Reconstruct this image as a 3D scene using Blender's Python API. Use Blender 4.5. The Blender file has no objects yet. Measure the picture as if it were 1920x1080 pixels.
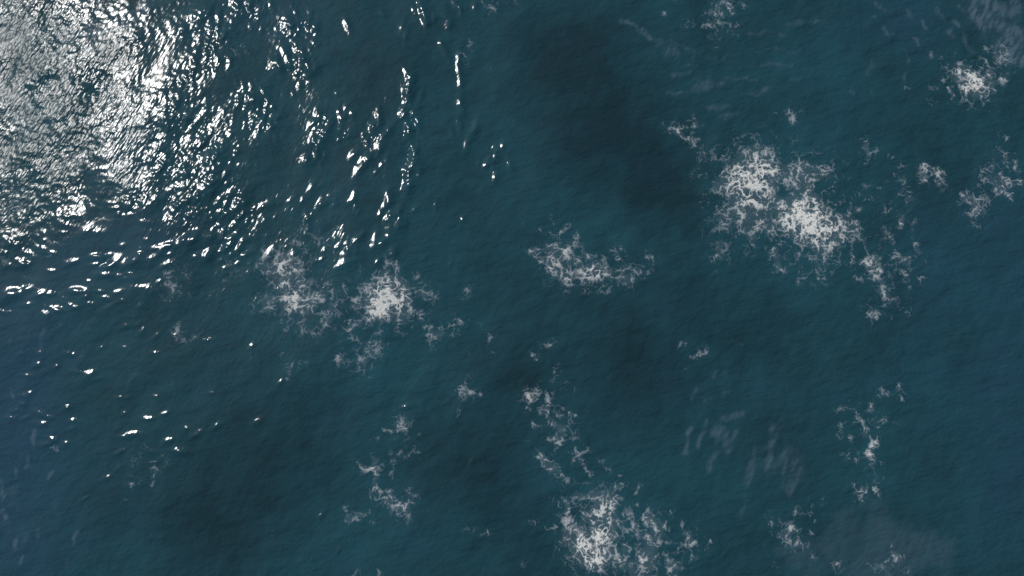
import bpy, math, random
import numpy as np

# ---------------------------------------------------------------- camera
scene = bpy.context.scene
W0, H0 = 1920.0, 1080.0                 # pixel frame of the photograph
CAM_H, TILT, HFOV = 30.0, math.radians(8.0), math.radians(65.0)
cam_data = bpy.data.cameras.new("camera")
cam_data.sensor_width = 36.0
cam_data.angle = HFOV
cam_data.clip_start, cam_data.clip_end = 0.1, 20000.0
cam = bpy.data.objects.new("camera", cam_data)
cam.location = (0.0, 0.0, CAM_H)
cam.rotation_euler = (TILT, 0.0, 0.0)
scene.collection.objects.link(cam)
scene.camera = cam
FPX = (W0 / 2) / math.tan(HFOV / 2)
CT, ST = math.cos(TILT), math.sin(TILT)


def ray(px, py):
    x, y, z = (px - W0 / 2) / FPX, (H0 / 2 - py) / FPX, -1.0
    return np.array((x, y * CT - z * ST, y * ST + z * CT))


def at(px, py):
    """pixel -> point of the mean sea level (z = 0)"""
    d = ray(px, py)
    t = CAM_H / -d[2]
    return d[0] * t, d[1] * t


def mpp(px, py):
    """metres per photo pixel there"""
    a, b = at(px - 1, py), at(px + 1, py)
    return math.hypot(b[0] - a[0], b[1] - a[1]) / 2


# ---------------------------------------------------------------- light
GLINT_PX = (50, 85)                     # where flat water mirrors the sun
d = ray(*GLINT_PX)
SUN = np.array((d[0], d[1], -d[2]))
SUN /= np.linalg.norm(SUN)
SUN_EL = math.asin(SUN[2])
SUN_AZ = math.atan2(SUN[0], SUN[1])

world = bpy.data.worlds.new("World")
scene.world = world
world.use_nodes = True
wn = world.node_tree
wn.nodes.clear()
wo = wn.nodes.new("ShaderNodeOutputWorld")
wb = wn.nodes.new("ShaderNodeBackground")
sky = wn.nodes.new("ShaderNodeTexSky")
sky.sky_type = 'NISHITA'
sky.sun_disc = False
sky.sun_elevation = SUN_EL
sky.sun_rotation = SUN_AZ
sky.air_density, sky.dust_density, sky.ozone_density = 1.0, 0.8, 1.0
wb.inputs["Strength"].default_value = 0.10
wn.links.new(sky.outputs[0], wb.inputs["Color"])
wn.links.new(wb.outputs[0], wo.inputs["Surface"])

sun_data = bpy.data.lights.new("sun", 'SUN')
sun_data.energy = 2.15
sun_data.angle = math.radians(0.55)
sun_data.color = (1.0, 0.98, 0.945)
sun = bpy.data.objects.new("sun", sun_data)
from mathutils import Vector
sun.rotation_euler = Vector(-SUN).to_track_quat('-Z', 'Y').to_euler()
sun.location = (-40, 25, 60)
scene.collection.objects.link(sun)

scene.view_settings.view_transform = 'Standard'
scene.view_settings.look = 'None'
scene.view_settings.exposure = 0.0
scene.view_settings.gamma = 1.0
scene.view_settings.use_curve_mapping = False
scene.cycles.max_bounces = 6
scene.cycles.transparent_max_bounces = 8
scene.cycles.sample_clamp_indirect = 2.0

# ---------------------------------------------------------------- noise
rng = np.random.default_rng(11)
PERM = rng.permutation(1024).astype(np.int64)
GANG = rng.random(1024).astype(np.float32) * 2 * np.pi
GX, GY = np.cos(GANG), np.sin(GANG)


def perlin(x, y, seed=0):
    x = x + seed * 37.17
    y = y + seed * 11.71
    xi, yi = np.floor(x).astype(np.int64), np.floor(y).astype(np.int64)
    fx, fy = (x - xi).astype(np.float32), (y - yi).astype(np.float32)
    u = fx * fx * fx * (fx * (fx * 6 - 15) + 10)
    v = fy * fy * fy * (fy * (fy * 6 - 15) + 10)

    def g(ix, iy, dx, dy):
        h = PERM[(PERM[ix & 1023] + iy) & 1023]
        return GX[h] * dx + GY[h] * dy
    a = g(xi, yi, fx, fy)
    b = g(xi + 1, yi, fx - 1, fy)
    c = g(xi, yi + 1, fx, fy - 1)
    e = g(xi + 1, yi + 1, fx - 1, fy - 1)
    return ((a + (b - a) * u) * (1 - v) + (c + (e - c) * u) * v) * 1.5


def fbm(x, y, octaves, seed=0):
    s, a, t = 0.0, 1.0, 0.0
    for o in range(octaves):
        s = s + a * perlin(x * 2 ** o, y * 2 ** o, seed + o * 3)
        t += a
        a *= 0.5
    return s / t


def smooth(t):
    t = np.clip(t, 0, 1)
    return t * t * (3 - 2 * t)


# strokes: (x0, y0, x1, y1, r, s) or (x, y, r, s) in photo pixels -> metres
def strokes(lst):
    out = []
    for s in lst:
        if len(s) == 4:
            s = (s[0], s[1], s[0], s[1], s[2], s[3])
        a, b = at(s[0], s[1]), at(s[2], s[3])
        out.append((*a, *b, s[4] * mpp((s[0] + s[2]) / 2, (s[1] + s[3]) / 2), s[5]))
    return out


def envelope(X, Y, st, grow=1.0, mode='soft'):
    """union of gaussian strokes on points X, Y (flat arrays)"""
    keep = np.ones_like(X)
    tot = np.zeros_like(X)
    for (ax, ay, bx, by, r, s) in st:
        r = r * grow
        R = 2.6 * r
        m = np.nonzero((X > min(ax, bx) - R) & (X < max(ax, bx) + R) &
                       (Y > min(ay, by) - R) & (Y < max(ay, by) + R))[0]
        if len(m) == 0:
            continue
        px, py = X[m], Y[m]
        dx, dy = bx - ax, by - ay
        L = dx * dx + dy * dy
        t = np.clip(((px - ax) * dx + (py - ay) * dy) / L, 0, 1) if L > 1e-9 else 0.0
        q = ((px - ax - t * dx) ** 2 + (py - ay - t * dy) ** 2) / (r * r)
        e = s * np.exp(-q)
        if mode == 'soft':
            tot[m] = (tot[m] ** 3 + e ** 3) ** (1 / 3)
        else:
            tot[m] += e
    return tot


# ---------------------------------------------------------------- foam data
# every entry: label, strokes traced on the photograph's water plane
FOAM = [
    ("large ragged white foam patch with two solid bright cores joined by lace", [
        (1401,342,27,1.3),(1431,319,22,1.0),(1422,293,20,.6),(1397,286,18,.45),(1366,295,15,.42),(1319,291,8,.5),
        (1324,325,10,.45),(1356,346,18,.6),(1431,357,18,.75),(1403,372,22,.8),(1435,381,18,.62),(1390,389,20,.65),
        (1352,402,18,.5),(1405,421,22,.6),(1435,417,18,.6),(1446,434,10,.5),(1360,424,14,.45),(1502,327,24,.72),
        (1544,325,18,.55),(1478,325,16,.55),(1463,331,12,.45),(1499,347,14,.5),(1489,362,1500,375,8,.5),
        (1517,366,10,.6),(1495,407,25,1.3),(1521,411,24,1.05),(1521,385,16,.7),(1468,392,14,.6),(1459,377,8,.5),
        (1544,437,24,1.0),(1566,434,18,.8),(1502,434,18,.7),(1577,413,15,.65),(1600,430,14,.6),(1612,442,8,.5),
        (1350,455,1347,482,10,.55),(1410,450,10,.5),(1450,470,1462,505,8,.65),(1485,474,1515,478,5,.45),
        (1540,460,16,.6),(1526,490,14,.5),(1547,495,12,.5),(1537,522,8,.5),(1503,523,9,.45),(1595,475,1603,495,7,.5),
        (1609,520,7,.4),(1348,297,10,.35),(1330,345,9,.3),(1342,380,9,.3)]),
    ("ragged trail of foam scraps strung out below the twin-cored foam patch", [
        (1625,467,1623,480,5,.5),(1621,494,8,.5),(1632,494,1642,508,9,.8),(1648,487,10,.5),(1637,520,8,.45),
        (1664,510,1671,522,4.5,.6),(1654,532,8,.55),(1650,545,1666,560,7,.65),(1658,573,7,.5),(1641,543,5,.4),
        (1635,591,11,.55),(1630,577,6,.45),(1671,593,5,.5)]),
    ("loose group of thin foam flecks beside the ragged foam trail", [
        (1682,479,8,.55),(1700,490,10,.6),(1702,471,8,.35),(1716,458,1724,475,6,.5),(1731,496,6,.4),(1691,508,5,.45),
        (1702,522,9,.5),(1721,522,8,.42),(1706,540,6,.5),(1698,551,5,.4),(1698,583,6,.45),(1710,580,5,.35),(1660,436,1672,450,6,.6)]),
    ("sparse column of small foam flecks between the two-lobed wisp and the twin-cored patch", [
        (1692,314,8,.35),(1696,347,9,.5),(1691,360,8,.45),(1704,373,9,.55),(1674,325,5,.35),(1668,345,5,.35),
        (1678,384,5,.45),(1665,394,5,.4),(1656,399,7,.4),(1691,405,8,.45),(1690,412,1692,426,5,.65),(1711,419,6,.35)]),
    ("short upright foam fleck with a few dots trailing off one side", [
        (1622,272,1626,290,6,.65),(1641,281,5,.4),(1659,285,5,.35),(1668,292,4,.4),(1621,303,5,.4)]),
    ("faint speckle of foam close above the end of the twin-cored patch", [
        (1619,370,8,.45),(1637,355,5,.32),(1632,369,7,.32),(1606,392,9,.5),(1622,351,5,.32),(1650,356,4,.32)]),
    ("small two-lobed foam wisp shaped like an open clasp", [
        (1736,312,1732,338,7,.65),(1761,325,9,.65),(1759,344,8,.6),(1766,358,5,.5),(1752,322,6,.5)]),
    ("curling net of thin foam with a tail, beside the bluer water", [
        (1878,253,1888,260,4,.4),(1870,275,5,.35),(1863,296,8,.45),(1885,297,8,.6),(1859,314,8,.5),(1887,312,8,.42),
        (1903,300,1908,325,4,.5),(1874,325,7,.4),(1857,333,9,.55),(1870,344,10,.55),(1885,344,13,.65),(1841,336,8,.45),
        (1842,319,6,.45),(1867,357,8,.5),(1882,358,1896,373,4,.6),(1828,351,5,.45),(1900,364,5,.4),(1912,340,8,.5)]),
    ("greyish foam clump tucked below the curling foam net", [
        (1815,371,11,.65),(1830,381,12,.55),(1830,401,11,.55),(1846,396,9,.5),(1859,377,8,.4),(1837,370,8,.4),(1833,423,8,.32)]),
    ("branching foam patch with one solid bright arm, on greyish rippled water", [
        (1821,155,16,1.1),(1803,137,13,.95),(1830,162,13,.95),(1800,155,6,.6),(1830,172,12,.55),(1846,177,9,.6),
        (1855,137,11,.65),(1847,116,8,.45),(1862,156,1880,150,6,.65),(1858,164,9,.6),(1877,95,12,.5),(1868,109,10,.5),
        (1884,115,11,.45),(1881,127,11,.38),(1779,127,8,.38),(1785,146,8,.38),(1767,149,5,.45),(1843,196,4,.45),
        (1871,192,8,.4),(1847,86,1852,108,4,.4)]),
    ("scatter of faint foam dots beside the branching foam patch", [
        (1764,110,5,.6),(1742,106,5,.4),(1780,165,1787,178,4,.7),(1751,170,9,.32),(1750,190,7,.35),(1697,167,6,.4)]),
    ("lacy foam tuft with two hanging legs, amid brownish reflection smears", [
        (1346,8,8,.5),(1351,26,10,.55),(1338,27,6,.65),(1366,11,7,.6),(1369,26,8,.5),(1344,41,7,.55),(1333,49,9,.55),
        (1368,44,7,.55),(1373,57,7,.5),(1382,51,5,.45),(1342,62,6,.5),(1327,27,6,.4),(1319,49,4,.5),(1358,4,9,.5),
        (1394,11,5,.4),(1342,88,5,.3)]),
    ("faint thread of foam beside the two-legged foam tuft", [(1289,42,8,.36),(1280,52,1292,46,4,.4),(1246,26,4,.45),(1265,5,6,.3)]),
    ("thin V-shaped foam wisp beside the darkest water", [
        (1268,246,9,.55),(1253,242,1275,243,4,.42),(1268,246,1284,257,6,.55),(1289,240,5,.45),(1304,234,6,.6),
        (1302,223,6,.45),(1296,248,4,.4),(1292,258,1299,271,5,.6),(1309,260,4,.4),(1240,233,4,.45)]),
    ("small lone smudge of foam on smooth teal water above the twin-cored patch", [(1482,213,8,.6),(1486,225,5,.5),(1453,213,4,.34)]),
    ("crescent of lacy white foam with ragged tips, alone on dark water", [
        (1001,472,9,.7),(1018,466,8,.42),(1016,487,8,.55),(1038,462,10,.65),(1047,462,8,.5),(1036,479,12,.68),
        (1059,470,9,.7),(1059,481,9,.7),(1038,498,12,.85),(1047,510,12,.68),(1064,521,11,.8),(1071,490,11,.5),
        (1084,491,8,.55),(1092,508,11,.62),(1115,508,13,.9),(1104,519,12,.68),(1129,517,12,.68),(1095,472,1100,482,5,.6),
        (1109,480,6,.45),(1130,487,6,.6),(1123,497,5,.5),(1143,510,9,.5),(1156,504,6,.45),(1168,517,11,.55),
        (1181,522,8,.55),(1177,498,5,.6),(1188,510,7,.55),(1199,512,7,.55),(1212,511,5,.55),(1168,529,8,.5),
        (1208,501,5,.4),(1219,484,6,.5),(1222,474,4,.5),(1222,463,4,.36),(1224,494,3.5,.4),(1150,469,4,.5),
        (1153,479,6,.5),(1163,470,4,.45),(1163,484,6,.5),(1154,458,4,.4),(1149,449,4,.36),(1142,472,4,.36),
        (1033,422,6,.4),(1056,424,9,.45),(1053,435,5,.5),(1025,436,1040,442,4,.45),(1014,432,5,.4),(1078,442,5,.65),
        (1067,455,9,.5),(1077,459,6,.5),(1092,462,4,.55),(1029,410,4,.32),(1046,445,6,.36),(1033,508,6,.5),
        (1095,525,1099,545,4,.4),(1133,546,6,.4),(1147,538,5,.4),(972,413,978,418,4,.4)]),
    ("elongated streaky foam patch reaching up to the sun glitter", [
        (553,427,8,.38),(556,453,12,.45),(588,450,12,.4),(603,456,10,.36),(576,471,8,.4),(499,474,7,.6),(493,495,9,.7),
        (505,507,11,.75),(532,498,18,.95),(553,501,14,.7),(526,518,12,.75),(532,533,12,.75),(547,554,18,.92),
        (553,566,16,.85),(567,533,10,.6),(561,518,10,.55),(582,560,15,.65),(603,560,9,.6),(576,578,13,.6),
        (538,581,12,.55),(502,563,12,.65),(499,575,10,.55),(476,569,6,.36),(484,495,6,.32),(526,593,8,.45),
        (511,604,5,.4),(529,613,8,.4),(564,598,7,.45),(567,619,9,.4),(585,622,9,.5)]),
    ("ragged foam scraps between the elongated patch and the bright round patch", [
        (629,549,11,.5),(624,573,9,.6),(613,529,6,.45),(647,543,7,.4),(613,598,11,.65),(604,558,7,.5),(632,590,6,.36)]),
    ("round creamy white foam patch with a solid bright middle", [
        (671,567,13,.55),(667,578,9,.55),(691,551,9,.6),(720,549,20,1.1),(718,564,20,1.25),(707,582,14,1.05),
        (696,587,7,.75),(731,578,16,.9),(744,553,18,.95),(760,551,11,.7),(727,529,13,.75),(753,533,12,.55),
        (744,518,8,.4),(756,573,12,.75),(767,578,10,.6),(758,593,12,.7),(716,589,10,.7),(733,596,9,.5),(698,611,5,.55),
        (696,600,5,.55),(728,495,722,515,5,.5),(737,490,746,508,5,.55),(791,549,8,.6),(780,505,788,545,4,.4),
        (796,558,8,.5),(811,553,7,.36),(820,556,5,.36),(787,584,8,.55),(789,600,7,.5),(794,613,5,.4)]),
    ("short zigzag of foam trailing off the bright round patch", [
        (809,613,6,.5),(813,629,10,.65),(827,624,8,.6),(840,616,6,.45),(858,607,8,.5),(847,627,5,.4),(862,600,5,.4),
        (856,589,4,.4),(867,567,8,.3),(876,544,6,.45),(822,536,4,.34)]),
    ("tiny fleck of foam past the end of the foam zigzag", [(920,631,6,.5),(922,658,4,.34),(900,607,5,.34),(911,608,4,.34),(878,669,6,.34)]),
    ("broken chain of foam scraps just below the bright round patch", [
        (660,613,10,.6),(662,631,8,.5),(676,636,6,.45),(628,618,640,626,4,.5),(709,642,7,.55),(727,627,8,.36),
        (704,629,5,.4),(691,656,12,.55),(702,660,9,.6),(636,671,8,.6),(653,678,7,.5),(667,676,6,.5),(682,678,12,.55),
        (640,682,6,.4),(702,689,4,.4)]),
    ("dull grey foam smudge under the lowest edge of the sun glitter", [
        (316,516,8,.55),(339,513,9,.4),(313,539,8,.5),(324,548,10,.55),(354,516,6,.32),(351,554,5,.36),(330,533,8,.42)]),
    ("small dull foam smudge with a raised tip, below the dull grey foam smudge", [
        (330,622,8,.5),(342,634,10,.45),(360,634,9,.45),(333,613,5,.45),(369,646,5,.32)]),
    ("faint foam haze beside stray glints, near the elongated foam patch", [(431,492,9,.42),(449,507,8,.38),(413,510,8,.3),(419,524,5,.3)]),
    ("thin hooked foam thread below the elongated foam patch", [
        (547,684,8,.45),(561,681,7,.4),(547,685,538,708,4,.5),(526,714,4,.6),(526,640,6,.32),(529,667,5,.32),(573,692,4,.32)]),
    ("small foam smudge with a short tail, alone on dark water", [
        (867,730,11,.55),(880,735,900,738,4,.5),(853,740,5,.4),(898,727,3.5,.4),(860,768,853,785,3.5,.45)]),
    ("scattered foam tuft above the pair of dangling foam threads", [
        (748,798,11,.6),(761,802,8,.5),(731,810,6,.5),(718,807,5,.4),(707,802,5,.36),(705,822,4,.4),(692,830,4,.36),
        (731,827,4,.36),(758,832,5,.4),(769,851,9,.36),(784,847,6,.5),(750,851,5,.4),(760,862,4,.4),(784,809,3.5,.4),
        (780,835,4,.4),(733,846,5,.5),(735,868,734,897,4,.42)]),
    ("thin winding foam thread leading down to a square foam clump", [
        (669,869,680,877,4,.55),(680,877,705,878,4.5,.6),(700,860,707,895,5,.6),(702,857,3.5,.4),(704,898,704,918,4,.52),
        (704,918,714,925,4,.5),(712,925,706,937,4,.42),(705,941,4,.4),(716,867,4,.45),(695,922,697,940,3.5,.36)]),
    ("square foam clump with a bright edge, under the winding foam thread", [
        (731,919,6,.6),(730,934,8,.78),(731,947,6,.65),(730,960,6,.6),(746,949,9,.55),(756,953,9,.65),(767,940,9,.5),
        (769,960,6,.45),(755,928,782,929,4,.42),(768,917,4,.55),(767,974,5,.32)]),
    ("small comma-shaped foam wisp beside the square foam clump", [
        (654,970,6,.65),(656,978,6,.5),(671,970,6,.5),(682,966,694,958,4,.5),(648,955,5,.36),(699,982,4,.36)]),
    ("upright tangle of foam filaments rising above the biggest foam patch", [
        (993,745,11,.65),(1007,737,8,.55),(1027,739,6,.5),(1040,750,5,.45),(1026,745,1028,770,5,.55),(1021,771,7,.6),
        (1028,780,1042,800,5,.6),(1049,778,7,.65),(1052,803,8,.7),(1046,825,9,.7),(1057,809,8,.6),(1068,792,8,.45),
        (1068,773,5,.55),(1077,781,5,.5),(1087,784,4,.36),(1015,800,7,.4),(996,788,1005,801,4,.5),(990,827,3.5,.4),
        (990,764,5,.4),(1032,820,6,.45),(1079,845,8,.5),(1074,820,5,.45),(1088,853,6,.5),(1099,846,4,.4),(1093,864,5,.45),
        (1093,872,1105,890,4,.45),(1077,864,4,.4)]),
    ("slanting foam streak between the foam tangle and the biggest foam patch", [
        (1015,855,1027,872,8,.65),(1030,875,1056,892,6,.55),(1063,903,5,.4),(1046,873,4,.45)]),
    ("few tiny foam flecks climbing away above the foam tangle", [
        (1030,647,1045,642,4,.5),(1022,642,4,.45),(1013,648,4,.36),(997,662,1004,673,4,.55),(1038,695,8,.42),
        (1034,713,5,.5),(1057,724,6,.45),(1077,732,3.5,.32),(1041,700,4,.5)]),
    ("biggest foam patch, dense white on one side and netted on the other", [
        (1159,913,9,.6),(1060,940,1066,957,5,.7),(1081,928,11,.55),(1098,932,8,.5),(1114,926,11,.65),(1135,928,11,.65),
        (1146,937,12,.7),(1118,939,9,.6),(1138,950,12,.7),(1094,958,8,.55),(1098,974,9,.6),(1118,963,13,.75),
        (1138,963,13,.75),(1146,980,12,.75),(1124,980,13,.72),(1064,974,8,.65),(1063,989,9,.6),(1085,985,9,.5),
        (1074,1004,12,.88),(1087,1010,14,1.0),(1125,1002,14,1.2),(1109,1021,14,.88),(1094,1035,14,.95),(1120,1041,16,1.0),
        (1103,1052,13,.88),(1092,1058,7,.6),(1124,1058,11,.72),(1138,1022,11,.65),(1146,1002,10,.6),(1150,1028,8,.5),
        (1050,1017,8,.5),(1042,989,8,.4),(1059,1022,7,.5),(1035,937,6,.36),(1048,947,5,.36),(1024,989,5,.4),
        (1166,984,9,.45),(1181,969,9,.45),(1168,967,8,.36),(1177,998,9,.4),(1190,985,1200,1008,6,.65),(1216,974,11,.75),
        (1231,989,13,.65),(1246,987,8,.55),(1235,1004,11,.6),(1227,954,7,.4),(1220,960,6,.4),(1213,1006,8,.5),
        (1222,1019,11,.65),(1194,1026,8,.55),(1213,1041,13,.65),(1205,1050,13,.7),(1229,1039,9,.55),(1220,1056,11,.6),
        (1172,1028,9,.6),(1157,1048,12,.6),(1174,1060,14,.55),(1187,1071,10,.5),(1148,1045,8,.55),(1153,1065,8,.42),
        (1215,1075,12,.5),(1257,1061,9,.7),(1250,1050,8,.55),(1272,1065,8,.5),(1287,1002,8,.55),(1294,1017,9,.65),
        (1277,986,5,.4),(1305,1017,6,.45),(1268,1034,8,.42),(1261,1039,7,.4),(1324,1030,1330,1015,4,.5),(1320,1008,5,.4),
        (1301,1047,8,.5),(1307,984,4,.4),(1250,966,1264,955,4,.36),(1255,1024,8,.4),(1262,1080,9,.5)]),
    ("few foam flecks scattered along the upper edge of the biggest foam patch", [
        (1129,895,1129,910,3.5,.42),(1105,891,4,.4),(1140,884,6,.42),(1163,893,5,.42),(1198,917,5,.42),(1192,925,5,.42),
        (1199,945,4,.45),(1125,863,4,.45)]),
    ("ring-shaped fuzzy foam patch on the edge of the painted grey reflection", [
        (1487,960,6,.45),(1493,961,1507,965,4,.5),(1483,970,5,.4),(1478,985,7,.6),(1487,992,9,.6),(1500,997,8,.5),
        (1475,1003,9,.5),(1465,1007,7,.5),(1478,1012,8,.5),(1492,1018,8,.5),(1502,1023,7,.55),(1488,1028,6,.45),
        (1510,1015,6,.36),(1520,967,5,.4),(1513,962,5,.36),(1525,975,3.5,.4),(1519,997,3.5,.4)]),
    ("tiny pair of foam dots beside the ring-shaped foam patch", [(1445,967,4,.5),(1442,982,6,.5)]),
    ("small foam flecks just above the ring-shaped foam patch", [(1526,945,6,.5),(1543,947,7,.45),(1565,943,4,.36)]),
    ("bright foam speck with short dashes on the painted grey reflection", [
        (1568,1057,7,.6),(1574,1054,4,.5),(1522,1042,1530,1046,3.5,.5),(1447,1060,1460,1068,4,.42)]),
    ("starry foam speck with slanting dashes on the far side of the painted grey reflection", [
        (1680,1043,8,.6),(1671,1025,1676,1037,3.5,.45),(1664,1055,4,.5),(1656,1062,1668,1082,4,.5),(1702,1071,4,.5),
        (1627,1065,8,.38),(1638,1070,6,.34),(1628,1050,4,.36)]),
    ("thin branching foam veins above the painted grey reflection", [
        (1577,766,5,.6),(1588,763,5,.5),(1634,767,8,.6),(1636,729,6,.36),(1652,731,5,.5),(1666,737,3.5,.45),(1646,743,5,.36),
        (1684,724,1690,748,4,.45),(1687,788,5,.45),(1605,782,7,.45),(1610,782,1628,806,4,.5),(1657,788,7,.5),
        (1648,802,1648,817,4,.45),(1575,808,8,.55),(1595,817,4,.6),(1612,806,4,.4),(1636,828,1632,852,6,.7),
        (1632,852,1612,860,4,.5),(1587,854,6,.5),(1610,847,5,.38),(1605,864,5,.4),(1629,867,5,.4),(1653,871,5,.36),
        (1627,885,4,.4),(1638,880,1643,918,4,.5),(1641,888,1650,898,3.5,.42),(1640,918,1650,927,4,.42)]),
    ("small hooked foam fleck between the foam veins and the painted grey reflection", [(1599,912,4,.55),(1615,917,7,.6),(1624,924,6,.5),(1612,931,6,.65)]),
    ("small broken arc of foam dots above the brownish reflection smears on dark water", [
        (1281,647,5,.45),(1281,660,4,.42),(1292,670,1312,664,4,.55),(1322,656,7,.5),(1313,660,5,.42),(1284,691,5,.3)]),
    ("faint open ring of foam threads below stray glints", [
        (277,837,4,.42),(275,838,250,870,4,.38),(300,855,316,862,4,.38),(313,867,5,.45),(313,873,292,880,4,.42),
        (287,865,294,885,4,.42),(292,885,288,903,4,.42),(283,910,4,.42),(262,900,5,.36),(247,909,5,.45),(95,835,120,850,3.5,.34),
        (213,970,4,.32),(234,938,4,.3)]),
    ("pair of faint foam wisps alone between the square clump and the biggest patch", [(882,987,6,.42),(912,997,7,.42)]),
    ("curled faint foam wisp beside the biggest foam patch", [(1000,983,6,.45),(1020,987,5,.4),(978,1060,4,.36),(960,1033,4,.32)]),
    ("small feathery foam tuft at the tip of the scattered glints", [(923,12,7,.5),(921,25,7,.45),(902,3,5,.4),(943,8,5,.36),(971,5,4,.4)]),
    ("small faint double smudge of foam among scattered glints", [(882,82,6,.42),(872,103,6,.45),(872,112,6,.45),(913,126,5,.32)]),
    ("faint foam haze beside loose glints, on bluish water", [(92,458,12,.38),(97,472,8,.38),(8,490,7,.38)]),
    ("faint foam haze beside dense sun glitter", [(443,90,12,.38),(455,97,8,.34)]),
    ("two faint foam flecks below the comma-shaped foam wisp", [(663,1075,5,.42),(708,1074,5,.38)]),
]

# short steep wavelets that catch the sun, away from the main glitter (x, y, radius px)
WAVELETS = [
    (767,145,8),(768,160,9),(762,180,8),(757,198,9),(774,203,11),(778,228,8),(760,236,8),(766,255,7),(775,300,12),(768,318,10),(783,325,8),(764,345,9),(758,357,8),
    (707,226,9),(703,240,9),(720,250,9),(712,258,8),(706,280,11),(690,300,9),(683,305,7),(670,315,8),(722,297,7),(660,288,8),
    (860,158,7),(859,190,7),(862,200,7),(857,232,7),(887,240,7),(872,268,7),(845,250,5),(922,290,9),(923,318,9),(910,305,8),(940,272,6),(953,310,7),(895,305,4),(925,335,5),
    (827,28,11),(839,42,9),(793,25,10),(797,42,6),(785,15,8),(850,8,10),(887,12,7),(758,65,6),(751,50,6),(714,25,5),(648,48,7),(824,80,6),(830,95,7),(857,108,7),(858,135,6),
    (740,410,10),(725,418,10),(748,415,9),(735,400,7),(725,372,9),(722,383,7),(815,385,5),(775,393,4),(865,410,5),(700,450,8),(714,457,6),(676,440,5),(652,468,9),(645,492,8),(733,475,9),(706,490,5),(715,453,7),(793,483,4),(842,495,4),
    (580,352,7),(605,378,8),(597,380,5),(570,300,9),(605,250,11),(612,235,9),(598,270,9),(575,130,10),(563,115,10),(545,55,10),(574,45,9),(590,50,8),(530,98,8),
    (205,497,9),(215,482,8),(250,487,12),(258,478,9),(290,478,9),(45,490,9),(14,550,14),(30,545,10),(5,470,9),(160,430,9),(182,432,8),(367,441,14),(355,447,8),(387,470,9),(427,452,9),(420,462,7),(283,543,9),(272,541,6),(147,543,8),(263,570,6),(95,548,5),(72,549,6),(141,575,3),(88,587,8),(88,692,7),(107,668,5),(130,660,6),(168,697,9),(290,660,5),(292,627,5),(433,651,4),(471,647,5),(235,608,6),(254,592,4),(248,515,8),(210,510,7),(195,512,6),(135,488,7),(450,457,7),(388,478,8),(395,440,7),(497,440,6),(545,478,9),(500,475,8),
    (45,740,6),(55,735,5),(43,755,5),(28,767,5),(20,781,5),(47,781,4),(78,794,4),(90,828,7),(96,820,5),(224,743,4),(240,742,4),(277,783,5),(250,810,6),(233,817,5),(224,845,5),(317,824,6),(310,824,4),(372,808,6),(365,815,5),(337,842,8),(487,785,6),(476,790,3),(200,893,6),(250,893,5),(247,908,5),(160,932,3),(398,735,3),(760,760,6),(882,865,5),(600,965,3),(562,1052,3),(632,1033,3),(525,715,5),(134,787,4),
]

# patches of such wavelets: x, y, half width, half height, how many
rc = random.Random(9)
for (cx, cy, hw, hh, n) in [
        (400,55,45,50,34),(395,105,40,35,26),(335,60,18,15,5),(345,148,35,22,12),(340,215,60,35,34),(480,190,45,35,30),(490,230,30,20,14),
        (560,120,35,25,18),(520,125,20,10,5),(467,12,40,14,12),(300,300,50,35,30),(395,285,45,30,28),(350,375,75,30,50),(385,330,50,25,26),
        (440,405,40,25,20),(245,385,45,25,20),(550,50,15,30,8),(575,50,18,30,8),(595,265,20,50,12),(640,230,30,50,6),(700,260,35,50,8),
        (770,200,18,70,8),(772,320,18,45,10),(730,410,25,15,6),(110,395,60,20,14),(420,460,40,25,9),(370,480,40,30,7),(640,470,60,40,5),
        (240,75,50,25,14),(240,25,50,15,12),(800,30,60,25,6),(50,480,60,40,16),(230,500,80,50,20),(120,560,110,50,16),(90,690,90,60,8),(330,460,60,30,14),(430,470,50,30,10),(250,650,120,60,8),(100,800,90,60,8),(300,810,90,50,6),(560,400,60,40,8),(660,380,50,40,7)]:
    for i in range(int(n * 1.25)):
        WAVELETS.append((cx + rc.gauss(0, .55) * hw, cy + rc.gauss(0, .55) * hh, rc.uniform(2.8, 6.2)))

# wind-ruffled areas where the short waves stand steeper (strokes), and where they lie flat
GUST = [
    (60,40,120,250,110,.75),(230,40,260,60,60,.35),(180,150,150,260,70,.5),(400,50,45,1.1),(335,60,20,.6),(400,105,35,1.1),(350,145,28,.8),
    (333,217,55,.95),(307,300,55,1.0),(400,285,38,1.1),(383,330,45,1.2),(353,383,50,1.3),(440,400,36,1.3),(420,440,30,.8),(250,385,35,.8),(477,195,38,1.35),
    (493,230,28,1.2),(567,120,30,1.4),(517,120,18,1.0),(545,50,18,1.3),(573,50,18,1.3),(467,10,32,1.2),(610,225,578,300,14,1.4),(90,397,30,.6),
    (40,340,70,.4),(120,330,60,.4),(220,340,18,.4),(770,150,765,250,12,1.3),(770,290,768,350,14,1.4),(707,230,690,300,16,1.2),(30,430,60,.3),
    (862,155,8,.9),(857,192,8,.9),(866,228,7,.8),(923,280,923,320,9,1.4),(820,20,20,1.2),(790,25,12,1.2),(640,250,20,.9),(740,410,16,1.4),(1850,60,70,.5),(1700,40,80,.3),(1400,120,120,.25)]
FLAT = [(300,112,30,.9),(235,275,120,310,26,.8),(240,135,25,.6),(417,165,25,.7),(190,60,270,15,18,.7),(640,330,700,390,45,.6),(210,440,300,420,35,.6),
        (560,330,40,.7),(130,500,50,.3),(650,130,60,.5),(1000,200,1300,600,260,.5),(1100,600,300,.4),(620,20,30,.4)]
RIPPLE = [(40,60,70,260,120,1.0),(130,200,60,.7),(40,370,80,.6),(140,120,60,.6),(1470,880,55,.45),(1400,850,40,.3),(230,330,40,.5),(205,90,65,.75),(215,180,55,.7),(250,240,45,.5),(160,270,60,.6)]

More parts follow.
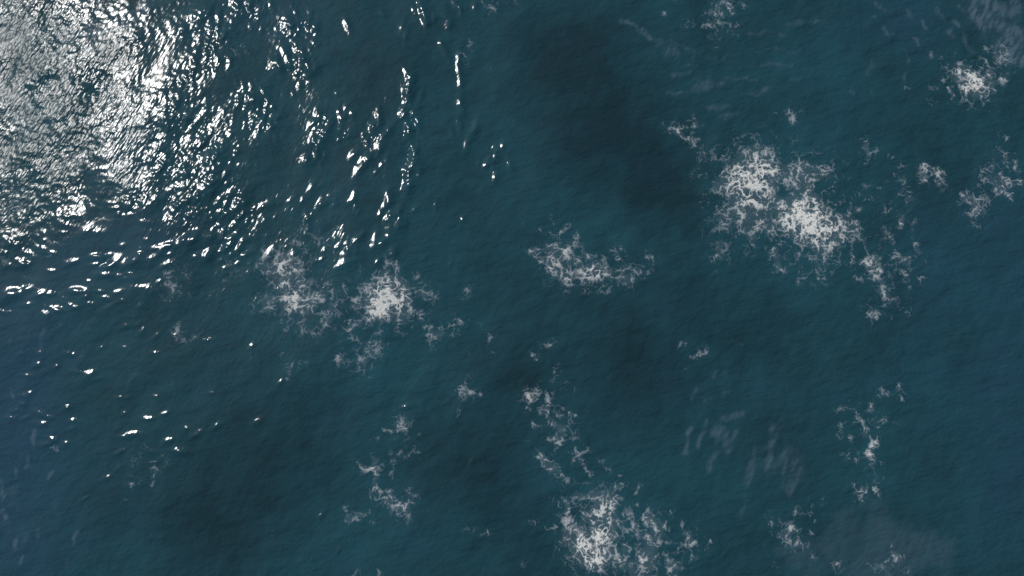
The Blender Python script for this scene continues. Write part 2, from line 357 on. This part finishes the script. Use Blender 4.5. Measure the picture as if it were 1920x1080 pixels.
# sea tint: painted pale sky and cloud reflections, darker areas, bluer areas
PAINTED_SKY = [
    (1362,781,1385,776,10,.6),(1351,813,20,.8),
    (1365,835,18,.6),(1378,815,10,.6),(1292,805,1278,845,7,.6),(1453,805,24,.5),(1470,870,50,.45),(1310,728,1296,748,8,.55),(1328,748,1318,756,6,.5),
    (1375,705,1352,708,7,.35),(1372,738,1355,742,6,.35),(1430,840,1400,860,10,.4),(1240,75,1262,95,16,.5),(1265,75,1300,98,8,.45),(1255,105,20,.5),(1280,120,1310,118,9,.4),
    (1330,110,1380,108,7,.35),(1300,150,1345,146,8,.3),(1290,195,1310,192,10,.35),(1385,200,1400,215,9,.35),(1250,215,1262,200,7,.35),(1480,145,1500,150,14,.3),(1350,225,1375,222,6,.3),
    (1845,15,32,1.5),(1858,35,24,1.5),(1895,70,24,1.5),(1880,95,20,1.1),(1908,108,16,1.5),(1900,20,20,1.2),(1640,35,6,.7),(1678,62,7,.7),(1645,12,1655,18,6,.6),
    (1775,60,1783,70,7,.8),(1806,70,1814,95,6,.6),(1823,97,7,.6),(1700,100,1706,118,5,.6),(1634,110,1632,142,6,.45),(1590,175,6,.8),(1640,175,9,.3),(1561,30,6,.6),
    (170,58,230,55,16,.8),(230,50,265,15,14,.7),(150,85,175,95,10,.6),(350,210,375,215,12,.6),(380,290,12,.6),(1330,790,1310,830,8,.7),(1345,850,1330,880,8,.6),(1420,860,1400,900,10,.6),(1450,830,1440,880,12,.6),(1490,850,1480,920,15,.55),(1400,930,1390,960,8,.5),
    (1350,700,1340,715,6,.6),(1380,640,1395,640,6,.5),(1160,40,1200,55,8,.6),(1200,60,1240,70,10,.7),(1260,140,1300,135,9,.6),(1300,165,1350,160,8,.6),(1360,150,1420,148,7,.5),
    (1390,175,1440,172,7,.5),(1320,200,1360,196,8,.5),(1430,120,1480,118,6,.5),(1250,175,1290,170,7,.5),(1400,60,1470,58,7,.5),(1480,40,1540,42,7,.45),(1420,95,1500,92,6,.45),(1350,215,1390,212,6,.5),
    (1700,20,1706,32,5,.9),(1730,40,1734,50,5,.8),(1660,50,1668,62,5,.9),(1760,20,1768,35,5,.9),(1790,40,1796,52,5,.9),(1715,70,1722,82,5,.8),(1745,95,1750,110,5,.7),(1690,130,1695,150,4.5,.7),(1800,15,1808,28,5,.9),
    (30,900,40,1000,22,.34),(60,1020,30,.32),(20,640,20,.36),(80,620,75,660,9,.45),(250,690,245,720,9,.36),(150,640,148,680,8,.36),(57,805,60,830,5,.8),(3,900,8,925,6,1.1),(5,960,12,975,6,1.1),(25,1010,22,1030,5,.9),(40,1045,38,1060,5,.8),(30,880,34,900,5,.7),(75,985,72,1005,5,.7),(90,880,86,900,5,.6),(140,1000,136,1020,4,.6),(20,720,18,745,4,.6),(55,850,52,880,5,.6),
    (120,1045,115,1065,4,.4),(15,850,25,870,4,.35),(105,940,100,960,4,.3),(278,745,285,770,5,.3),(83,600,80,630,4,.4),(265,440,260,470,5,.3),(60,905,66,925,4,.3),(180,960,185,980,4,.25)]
PAINTED_CLOUD = [(1640,965,50,.6),(1655,1040,80,.9),(1570,1030,60,.8),(1740,1030,65,.7),(1500,1065,55,.5),(1600,900,45,.3),(1470,880,60,.4)]  # cloud reflections painted as broad soft grey patches
DARK = [(1080,120,90,.8),(1130,230,100,.9),(1220,340,90,.9),(1300,400,50,.5),(1440,610,80,.55),(520,830,130,.55),(840,860,110,.6),(400,960,130,.6),(1180,670,110,.55),
        (960,700,70,.5),(1290,560,70,.4),(720,130,60,.2),(900,960,60,.4)]
TEAL = [(700,700,160,.6),(760,1010,130,.5),(1480,470,150,.5),(1500,240,160,.4),(1250,960,100,.4),(700,560,120,.4),(900,100,60,.4),(1640,850,80,.4),(590,900,70,.4),(1130,420,80,.3),(1100,720,60,.3)]
BLUE = [(1880,420,1900,1000,110,.6),(1760,480,1740,640,90,.5),(40,620,20,1060,120,1.0),(130,480,300,440,70,.6),(1690,30,100,.5),(230,280,60,.5),(540,20,60,.3),(1560,150,80,.3)]

# ---------------------------------------------------------------- waves
WIND = math.radians(-22.0)               # waves run right and a little down in the picture
K = []                                   # kx, ky, amplitude, phase, class


def add_band(n, l0, l1, slope, spread, cls, head=0.0):
    for i in range(n):
        lam = l0 * (l1 / l0) ** ((i + rng.random()) / n)
        th = WIND + head + spread * (rng.random() + rng.random() + rng.random() - 1.5)
        k = 2 * math.pi / lam
        a = slope * math.sqrt(2.0 / n) / k
        K.append((k * math.cos(th), k * math.sin(th), a, rng.random() * 2 * math.pi, cls))


add_band(12, 5.0, 11.0, .018, .9, 0)
add_band(26, 1.1, 4.0, .043, 1.2, 2)
add_band(40, .45, 1.1, .050, 1.8, 1)
add_band(64, .165, .36, .064, 2.1, 1)

S_GUST, S_FLAT, S_RIP = strokes(GUST), strokes(FLAT), strokes(RIPPLE)


def half_slope(x, y):
    v = np.array((-x, -y, CAM_H))
    v /= np.linalg.norm(v)
    h = v + SUN
    return -h[0] / h[2], -h[1] / h[2]     # dz/dx, dz/dy that mirrors the sun to the drone


WAVES_LOCAL = []
rw = random.Random(4)
for (px, py, r) in WAVELETS:
    x, y = at(px, py)
    sx, sy = half_slope(x, y)
    need = math.hypot(sx, sy)
    s = max(.05, r * mpp(px, py) * .62)
    ang = math.atan2(sy, sx) + rw.uniform(-.5, .5)        # across the crest
    ax, ay = math.cos(ang), math.sin(ang)
    # the facet facing the sun falls on the traced spot
    WAVES_LOCAL.append((x + sx / need * s, y + sy / need * s, ax, ay, s, s * rw.uniform(1.5, 3.2), need * s * (1.75 * rw.uniform(.92, 1.25) if py < 580 else 1.66 * rw.uniform(.90, 1.12))))


def gust_at(X, Y):
    g = .36 + 1.1 * envelope(X, Y, S_GUST) - .42 * np.clip(envelope(X, Y, S_FLAT), 0, 1)
    g = g * (1 + .40 * fbm(X / 2.2, Y / 2.2, 2, 21) + .55 * perlin(X / .75, Y / .75, 25))
    return np.clip(g, .08, 2.1)


def sea_height(X, Y, gust=None):
    if gust is None:
        gust = gust_at(X, Y)
    X32, Y32 = X.astype(np.float32), Y.astype(np.float32)
    r0 = np.zeros_like(X32)
    r1 = np.zeros_like(X32)
    r2 = np.zeros_like(X32)
    for kx, ky, a, ph, c in K:
        w = a * np.cos(kx * X32 + ky * Y32 + ph)
        if c == 1:
            r1 += w
        elif c == 2:
            r2 += w
        else:
            r0 += w
    g32 = gust.astype(np.float32)
    h = r0 + r1 * g32 + r2 * np.clip(.45 + .6 * g32, 0, 1.25)
    for (cx, cy, ax, ay, s, l, amp) in WAVES_LOCAL:
        R = 3.2 * l
        m = np.nonzero((np.abs(X32 - cx) < R) & (np.abs(Y32 - cy) < R))[0]
        if len(m):
            dx, dy = X32[m] - cx, Y32[m] - cy
            u, v = dx * ax + dy * ay, -dx * ay + dy * ax
            h[m] += amp * np.exp(-.5 * (u * u / (s * s) + v * v / (l * l)))
    return h


# sheet: fine where the drone looks, growing cells out to the horizon
STEP = 0.043


def axis(lo, hi):
    core = np.arange(lo, hi + 1e-6, STEP)
    out, d, s = [], 0.0, STEP
    while d < 9000:
        s = min(s * 1.32, 900)
        d += s
        out.append(d)
    out = np.array(out)
    return np.concatenate((lo - out[::-1], core, core[-1] + out))


xs, ys = axis(-24.0, 24.0), axis(-9.0, 18.5)
nx, ny = len(xs), len(ys)
GXX, GYY = np.meshgrid(xs, ys)
X, Y = GXX.ravel(), GYY.ravel()
gust = gust_at(X, Y)
Z = sea_height(X, Y, gust)
out_d = np.maximum(np.maximum(np.abs(X) - 24.0, 0), np.maximum(np.maximum(-9.0 - Y, 0), np.maximum(Y - 18.5, 0)))
Z = Z * np.exp(-out_d / 6.0)

S_FOAM = [strokes(f[1]) for f in FOAM]
near = out_d < 1.0
tint = np.zeros((len(X), 4), np.float32)
tint[:, 3] = 1
Xn, Yn = X[near], Y[near]
wx = Xn + .35 * fbm(Xn / 1.1, Yn / 1.1, 3, 5)
wy = Yn + .35 * fbm(Xn / 1.1, Yn / 1.1, 3, 9)
painted_sky = envelope(wx, wy, strokes(PAINTED_SKY))
grain = .55 + .45 * smooth(.5 + 1.3 * fbm(wx / .55, wy / .9, 4, 41))
dark = np.clip(envelope(Xn + 2.2 * (wx - Xn), Yn + 2.2 * (wy - Yn), strokes(DARK)), 0, 1)
teal = np.clip(envelope(Xn, Yn, strokes(TEAL)), 0, 1)
halo = np.zeros_like(Xn)
for st in S_FOAM:
    halo = np.maximum(halo, envelope(wx, wy, st, 2.1))
blue = np.clip(envelope(Xn, Yn, strokes(BLUE)), 0, 1)
ca, sa = math.cos(math.radians(62)), math.sin(math.radians(62))
al_, ac_ = (Xn * ca + Yn * sa), (-Xn * sa + Yn * ca)
streak = fbm(al_ / .95, ac_ / .30, 4, 43)
low = fbm(Xn / 3.2, Yn / 3.2, 4, 61) + .55 * streak + .35 * fbm(Xn / .8, Yn / .5, 4, 65)
facet = smooth(.5 + 1.5 * perlin(al_ / .55, ac_ / .17, 47) + .5 * perlin(al_ / .2, ac_ / .1, 49))
painted_sky = .62 * smooth((painted_sky + .34 * streak - .22) / .5) * (.34 + .66 * facet)  # sky reflections painted as broken pale streaks
painted_sky = painted_sky + .55 * np.clip(envelope(wx, wy, strokes([(1850,25,32,1),(1893,72,26,1),(1908,110,16,1),(1815,20,12,.6),(1880,140,14,.5),(15,930,16,.5),(10,985,14,.5)])), 0, 1) * (.15 + .85 * facet)  # brighter sky reflections painted into the corners
painted_cloud = np.clip(envelope(wx, wy, strokes(PAINTED_CLOUD)), 0, 1)
painted_sky = np.maximum(painted_sky, .31 * smooth((painted_cloud + .55 * fbm(Xn / 1.1, Yn / 1.3, 5, 53) - .22) / .55) * (.75 + .25 * facet))  # broad cloud reflection painted over the tint
tint[near, 0] = np.clip(painted_sky, 0, 1)
tint[near, 1] = np.clip(.5 + .5 * (teal + .35 * np.clip(halo, 0, 1) - 1.45 * dark) + .36 * low, 0, 1)
tint[near, 2] = np.clip(blue * .6 + .25 * fbm(Xn / 2.4, Yn / 2.4, 3, 71), 0, 1)
tint[~near, 1] = .55
tint[~near, 2] = .45
ripple = .16 + .42 * np.clip(gust, 0, 1.5) + .95 * envelope(X, Y, S_RIP)

me = bpy.data.meshes.new("sea")
me.vertices.add(nx * ny)
co = np.empty((nx * ny, 3), np.float32)
co[:, 0], co[:, 1], co[:, 2] = X, Y, Z
me.vertices.foreach_set("co", co.ravel())
ii = (np.arange(ny - 1)[:, None] * nx + np.arange(nx - 1)[None, :]).ravel()
quads = np.stack((ii, ii + 1, ii + nx + 1, ii + nx), 1).astype(np.int32)
me.loops.add(quads.size)
me.loops.foreach_set("vertex_index", quads.ravel())
me.polygons.add(len(quads))
me.polygons.foreach_set("loop_start", np.arange(0, quads.size, 4, dtype=np.int32))
me.polygons.foreach_set("use_smooth", np.ones(len(quads), bool))
a = me.attributes.new("water_and_sky_tint", 'FLOAT_COLOR', 'POINT')  # red channel holds the painted reflections
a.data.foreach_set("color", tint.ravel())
a = me.attributes.new("ripple", 'FLOAT', 'POINT')
a.data.foreach_set("value", ripple.astype(np.float32))
a = me.attributes.new("capillary", 'FLOAT', 'POINT')
a.data.foreach_set("value", np.clip(envelope(X, Y, S_RIP, .9) * (.85 + .9 * fbm(X / 1.6, Y / 1.1, 3, 81)), 0, 1).astype(np.float32))
me.update(calc_edges=True)
sea = bpy.data.objects.new("sea", me)
sea["kind"] = "structure"
sea["label"] = "dark teal open sea with glittering wavelets and drifting foam"
scene.collection.objects.link(sea)


# ---------------------------------------------------------------- materials
def nodes_of(name):
    m = bpy.data.materials.new(name)
    m.use_nodes = True
    m.node_tree.nodes.clear()
    return m, m.node_tree.nodes, m.node_tree.links


def rgb(r, g, b):
    return (r, g, b, 1)


m, N, L = nodes_of("sea_water")
out = N.new("ShaderNodeOutputMaterial")
att = N.new("ShaderNodeAttribute"); att.attribute_name = "water_and_sky_tint"
rip = N.new("ShaderNodeAttribute"); rip.attribute_name = "ripple"
sep = N.new("ShaderNodeSeparateColor")
L.new(att.outputs["Color"], sep.inputs[0])
geo = N.new("ShaderNodeNewGeometry")


def mixc(fac, a, b):
    n = N.new("ShaderNodeMix"); n.data_type = 'RGBA'
    if isinstance(fac, float): n.inputs["Factor"].default_value = fac
    else: L.new(fac, n.inputs["Factor"])
    for sock, v in (("A", a), ("B", b)):
        s = [i for i in n.inputs if i.name == sock and i.type == 'RGBA'][0]
        if isinstance(v, tuple): s.default_value = v
        else: L.new(v, s)
    return [o for o in n.outputs if o.type == 'RGBA'][0]


c = mixc(sep.outputs[1], rgb(.0108, .0325, .0375), rgb(.0180, .0780, .0920))
c = mixc(sep.outputs[2], c, rgb(.0215, .0650, .0980))
c = mixc(sep.outputs[0], c, rgb(.0780, .1230, .1480))  # pale colour of the painted sky reflections
dif = N.new("ShaderNodeBsdfDiffuse")
L.new(c, dif.inputs["Color"])
# capillary ripples, two crossing trains
h = None
for (ang, sx, sy, sc, wgt) in ((-30, 1.0, .30, 10.5, 1.0), (-75, 1.0, .5, 7.0, .35)):
    mp = N.new("ShaderNodeMapping"); mp.vector_type = 'POINT'
    mp.inputs["Rotation"].default_value = (0, 0, math.radians(-ang))
    mp.inputs["Scale"].default_value = (sx, sy, 1)
    # rotate first, then squash along the crest
    rot = N.new("ShaderNodeVectorRotate"); rot.rotation_type = 'Z_AXIS'
    rot.inputs["Angle"].default_value = math.radians(-ang)
    L.new(geo.outputs["Position"], rot.inputs["Vector"])
    mul = N.new("ShaderNodeVectorMath"); mul.operation = 'MULTIPLY'
    mul.inputs[1].default_value = (sx, sy, 0.0)
    L.new(rot.outputs[0], mul.inputs[0])
    N.remove(mp)
    no = N.new("ShaderNodeTexNoise"); no.noise_dimensions = '2D'
    no.inputs["Scale"].default_value = sc
    no.inputs["Detail"].default_value = 1.0
    no.inputs["Distortion"].default_value = .25
    L.new(mul.outputs[0], no.inputs["Vector"])
    ml = N.new("ShaderNodeMath"); ml.operation = 'MULTIPLY'; ml.inputs[1].default_value = wgt
    L.new(no.outputs[0], ml.inputs[0])
    if h is None: h = ml.outputs[0]
    else:
        ad = N.new("ShaderNodeMath"); ad.operation = 'ADD'
        L.new(h, ad.inputs[0]); L.new(ml.outputs[0], ad.inputs[1]); h = ad.outputs[0]
hm = N.new("ShaderNodeMath"); hm.operation = 'MULTIPLY'
L.new(h, hm.inputs[0]); L.new(rip.outputs["Fac"], hm.inputs[1])
bmp = N.new("ShaderNodeBump")
bmp.inputs["Strength"].default_value = 1.0
bmp.inputs["Distance"].default_value = .017
L.new(hm.outputs[0], bmp.inputs["Height"])
soft = N.new("ShaderNodeTexNoise"); soft.noise_dimensions = '2D'
soft.inputs["Scale"].default_value = 1.5; soft.inputs["Detail"].default_value = 3.5; soft.inputs["Roughness"].default_value = .6
L.new(mul.outputs[0], soft.inputs["Vector"])
bmp2 = N.new("ShaderNodeBump"); bmp2.inputs["Distance"].default_value = .15
L.new(soft.outputs[0], bmp2.inputs["Height"]); L.new(bmp.outputs[0], bmp2.inputs["Normal"])
L.new(bmp2.outputs[0], dif.inputs["Normal"])
gl = N.new("ShaderNodeBsdfGlossy")
gl.distribution = 'BECKMANN'
gl.inputs["Color"].default_value = rgb(1, 1, 1)
rgh = N.new("ShaderNodeMath"); rgh.operation = 'MULTIPLY_ADD'     # unresolved capillary waves
rgh.inputs[1].default_value = .135; rgh.inputs[2].default_value = .178
cap = N.new("ShaderNodeAttribute"); cap.attribute_name = "capillary"
L.new(cap.outputs["Fac"], rgh.inputs[0]); L.new(rgh.outputs[0], gl.inputs["Roughness"])
L.new(bmp.outputs[0], gl.inputs["Normal"])
fr = N.new("ShaderNodeFresnel"); fr.inputs["IOR"].default_value = 1.333
L.new(bmp.outputs[0], fr.inputs["Normal"])
mx = N.new("ShaderNodeMixShader")
L.new(fr.outputs[0], mx.inputs[0]); L.new(dif.outputs[0], mx.inputs[1]); L.new(gl.outputs[0], mx.inputs[2])
L.new(mx.outputs[0], out.inputs["Surface"])
sea.data.materials.append(m)

fm, N, L = nodes_of("sea_foam")
out = N.new("ShaderNodeOutputMaterial")
cov = N.new("ShaderNodeAttribute"); cov.attribute_name = "coverage"
geo = N.new("ShaderNodeNewGeometry")
bub = N.new("ShaderNodeTexNoise"); bub.inputs["Scale"].default_value = 26.0; bub.inputs["Detail"].default_value = 3.0
L.new(geo.outputs["Position"], bub.inputs["Vector"])
mr = N.new("ShaderNodeMapRange")
mr.inputs["From Min"].default_value = .3; mr.inputs["From Max"].default_value = .7
mr.inputs["To Min"].default_value = .72; mr.inputs["To Max"].default_value = 1.12
L.new(bub.outputs[0], mr.inputs["Value"])
al = N.new("ShaderNodeMath"); al.operation = 'MULTIPLY'; al.use_clamp = True
L.new(cov.outputs["Fac"], al.inputs[0]); L.new(mr.outputs[0], al.inputs[1])
col = mixc(cov.outputs["Fac"], rgb(.54, .60, .63), rgb(.79, .77, .69))
fd = N.new("ShaderNodeBsdfDiffuse"); fd.inputs["Roughness"].default_value = .6
L.new(col, fd.inputs["Color"])
fb = N.new("ShaderNodeBump"); fb.inputs["Strength"].default_value = .6; fb.inputs["Distance"].default_value = .02
L.new(bub.outputs[0], fb.inputs["Height"]); L.new(fb.outputs[0], fd.inputs["Normal"])
tr = N.new("ShaderNodeBsdfTransparent")
mx = N.new("ShaderNodeMixShader")
L.new(al.outputs[0], mx.inputs[0]); L.new(tr.outputs[0], mx.inputs[1]); L.new(fd.outputs[0], mx.inputs[2])
L.new(mx.outputs[0], out.inputs["Surface"])


# ---------------------------------------------------------------- foam
def lace_raw(X, Y):
    qx = X + .13 * fbm(X / .45, Y / .45, 3, 101) + .035 * perlin(X / .13, Y / .13, 103)
    qy = Y + .13 * fbm(X / .45, Y / .45, 3, 107) + .035 * perlin(X / .13, Y / .13, 109)
    r = [1 - np.abs(perlin(qx / lam, qy / lam, sd)) * 2.1 for lam, sd in ((.52, 1), (.27, 7), (.14, 13), (.075, 19))]
    net = np.maximum(np.maximum(r[0], r[1] * .97), np.maximum(r[2] * .92, r[3] * .80))
    mean = .26 * r[0] + .32 * r[1] + .26 * r[2] + .16 * r[3]
    return .45 * net + .62 * mean + .20 * perlin(X / .45, Y / .45, 31) + .04 * perlin(X / .05, Y / .05, 37)


tx, ty = rng.random(60000) * 60 - 30, rng.random(60000) * 60 - 30
RANK = np.sort(lace_raw(tx, ty))


def lace(X, Y):
    return np.searchsorted(RANK, lace_raw(X, Y)) / len(RANK)


# labels of the loose pieces that lie apart from a patch; True: the whole patch is such pieces
LOOSE = {
    0: (False, "loose foam fleck drifting close to the twin-cored foam patch"),
    1: (False, "loose foam scrap beside the ragged foam trail"),
    2: (False, "small foam fleck apart from the loose fleck group beside the foam trail"),
    3: (False, "tiny foam fleck along the sparse fleck column"),
    4: (False, "tiny foam dot trailing off the short upright foam fleck"),
    5: (False, "tiny foam dot near the faint speckle above the twin-cored patch"),
    7: (False, "small foam fleck around the curling foam net"),
    8: (False, "faint foam fleck below the greyish foam clump"),
    9: (False, "small foam fleck around the branching foam patch"),
    10: (True, "faint foam dot scattered beside the branching foam patch"),
    11: (False, "small foam fleck near the two-legged foam tuft"),
    12: (False, "tiny foam dot near the faint thread beside the foam tuft"),
    13: (False, "tiny foam dot near the V-shaped foam wisp"),
    15: (False, "small foam fleck around the open foam crescent"),
    16: (False, "small foam fleck around the elongated streaky foam patch"),
    18: (False, "small foam fleck around the bright round foam patch"),
    19: (False, "tiny foam fleck around the short foam zigzag"),
    20: (True, "tiny foam fleck past the end of the foam zigzag"),
    24: (True, "faint foam haze beside stray glints, near the elongated foam patch"),
    35: (True, "foam fleck along the upper edge of the biggest foam patch"),
    37: (True, "tiny foam dot beside the ring-shaped foam patch"),
    38: (True, "small foam fleck just above the ring-shaped foam patch"),
    39: (False, "short foam dash on the painted grey reflection"),
    40: (False, "small foam dash around the starry speck on the painted grey reflection"),
    41: (False, "small foam vein scrap above the painted grey reflection"),
    33: (True, "tiny foam fleck climbing away above the foam tangle"),
    43: (False, "tiny foam dot near the broken foam arc"),
    44: (False, "faint foam thread around the open foam ring"),
    45: (True, "faint foam wisp between the square clump and the biggest patch"),
    46: (False, "tiny foam dot beside the curled faint foam wisp"),
    49: (False, "faint foam smudge on bluish water beside loose glints"),
    51: (True, "faint foam fleck below the comma-shaped foam wisp"),
}


NICK = {6: "two-lobed foam wisp", 14: "lone foam smudge above the twin-cored patch", 17: "foam scraps beside the bright round patch", 21: "broken foam chain",
        22: "dull grey foam smudge", 23: "small dull foam smudge", 25: "thin hooked foam thread", 26: "short-tailed foam smudge", 27: "scattered foam tuft",
        28: "winding foam thread", 29: "square foam clump", 30: "comma-shaped foam wisp", 31: "upright foam tangle", 32: "slanting foam streak",
        34: "biggest foam patch", 36: "ring-shaped foam patch", 42: "small hooked foam fleck", 47: "feathery foam tuft", 48: "faint double foam smudge",
        50: "faint haze beside dense glitter"}
SIZES = ["largest", "second largest", "third largest", "fourth largest", "fifth largest", "sixth largest", "seventh largest", "eighth largest"]


def pieces_of(jx, jy, w):
    """islands of touching cells, then islands lying close together joined to one piece"""
    idx = {}
    for n_, key in enumerate((jy * (w + 4) + jx).tolist()):
        idx[key] = n_
    isl = np.full(len(jx), -1, np.int64)
    nb = [dy * (w + 4) + dx for dy in (-1, 0, 1) for dx in (-1, 0, 1) if dx or dy]
    keys = list(idx.keys())
    k = 0
    for key in keys:
        if isl[idx[key]] >= 0:
            continue
        stack = [key]
        isl[idx[key]] = k
        while stack:
            q = stack.pop()
            for o in nb:
                t = idx.get(q + o)
                if t is not None and isl[t] < 0:
                    isl[t] = k
                    stack.append(q + o)
        k += 1
    size_n = np.bincount(isl, minlength=k)
    lo = np.full((k, 2), 1e9); hi = np.full((k, 2), -1e9)
    P = np.stack((jx, jy), 1).astype(float)
    np.minimum.at(lo, isl, P); np.maximum.at(hi, isl, P + 1)
    size = (hi - lo).max(1)
    gap = np.maximum(0, np.maximum(lo[:, None] - hi[None], lo[None] - hi[:, None]))
    near = np.sqrt((gap ** 2).sum(2)) <= .44 * np.maximum(size[:, None], size[None])
    grp = np.full(k, -1, np.int64)
    g = 0
    for i in range(k):
        if grp[i] >= 0:
            continue
        todo = [i]
        grp[i] = g
        while todo:
            a_ = todo.pop()
            for b_ in np.nonzero(near[a_] & (grp < 0))[0]:
                grp[b_] = g
                todo.append(b_)
        g += 1
    pc = grp[isl]
    cells = np.bincount(pc, minlength=g)
    return pc, [p for p in np.argsort(-cells) if cells[p] >= 14]


FSTEP = 0.016
for number, ((label, _), st) in enumerate(zip(FOAM, S_FOAM)):
    R = 2.0 * max(s[4] for s in st)
    x0 = min(min(s[0], s[2]) - 3.2 * s[4] for s in st); x1 = max(max(s[0], s[2]) + 3.2 * s[4] for s in st)
    y0 = min(min(s[1], s[3]) - 3.2 * s[4] for s in st); y1 = max(max(s[1], s[3]) + 3.2 * s[4] for s in st)
    fx, fy = np.arange(x0, x1, FSTEP), np.arange(y0, y1, FSTEP)
    mxs, mys = np.meshgrid(fx, fy)
    X, Y = mxs.ravel(), mys.ravel()
    wx = X + .13 * fbm(X / .35, Y / .35, 3, 201)
    wy = Y + .13 * fbm(X / .35, Y / .35, 3, 205)
    E = np.maximum(envelope(wx, wy, st, 1.68), .42 * np.clip(envelope(wx, wy, st, 2.9), 0, .9))
    cov_ = np.zeros_like(E)
    k = np.nonzero(E > .08)[0]
    Nn = lace(X[k], Y[k])
    e = E[k]
    c_ = np.clip((Nn - (.975 - .86 * e)) / .64, 0, 1) ** 1.2
    veil = .20 * smooth((e - .22) / .6) * (.35 + .65 * Nn)
    cov_[k] = np.maximum(c_ * np.clip(.56 + .42 * e, 0, 1.0), veil)
    w, hgt = len(fx), len(fy)
    C = cov_.reshape(hgt, w)
    cell = np.maximum(np.maximum(C[:-1, :-1], C[1:, :-1]), np.maximum(C[:-1, 1:], C[1:, 1:])) > .035
    jy, jx = np.nonzero(cell)
    pc, order = pieces_of(jx, jy, w)
    every, loose_label = LOOSE.get(number, (False, "small loose foam fleck near the " + NICK.get(number, "")))
    for rank, p in enumerate(order):
        sel = pc == p
        base = jy[sel] * w + jx[sel]
        quads = np.stack((base, base + 1, base + w + 1, base + w), 1)
        used, inv = np.unique(quads, return_inverse=True)
        inv = inv.reshape(quads.shape).astype(np.int32)
        ux, uy, uc = X[used], Y[used], cov_[used]
        uz = sea_height(ux, uy) + .006 + .035 * uc * uc * (1 + .5 * perlin(ux / .12, uy / .12, 51))
        fleck = rank > 0 or (every and len(order) > 1)
        name = "foam_fleck" if fleck else "foam_patch"
        fme = bpy.data.meshes.new(name)
        fme.vertices.add(len(used))
        fme.vertices.foreach_set("co", np.stack((ux, uy, uz), 1).astype(np.float32).ravel())
        fme.loops.add(inv.size)
        fme.loops.foreach_set("vertex_index", inv.ravel())
        fme.polygons.add(len(inv))
        fme.polygons.foreach_set("loop_start", np.arange(0, inv.size, 4, dtype=np.int32))
        fme.polygons.foreach_set("use_smooth", np.ones(len(inv), bool))
        a = fme.attributes.new("coverage", 'FLOAT', 'POINT')
        a.data.foreach_set("value", uc.astype(np.float32))
        fme.update(calc_edges=True)
        fme.materials.append(fm)
        ob = bpy.data.objects.new(name, fme)
        first = 0 if every else 1
        n_loose = len(order) - first
        size_word = ""
        if n_loose > 1:
            size_word = "smallest " if rank == len(order) - 1 else SIZES[min(rank - first, 7)] + " "
        ob["label"] = size_word + loose_label.replace("small ", "").replace("tiny ", "") if fleck and n_loose > 1 else loose_label if fleck else label
        ob["category"] = "foam"
        ob["group"] = loose_label.replace("foam fleck", "foam flecks").replace("foam dot", "foam dots") if fleck else "foam patches drifting on the sea"
        scene.collection.objects.link(ob)
print("sea", nx, ny, "sun elevation", math.degrees(SUN_EL), "azimuth", math.degrees(SUN_AZ))
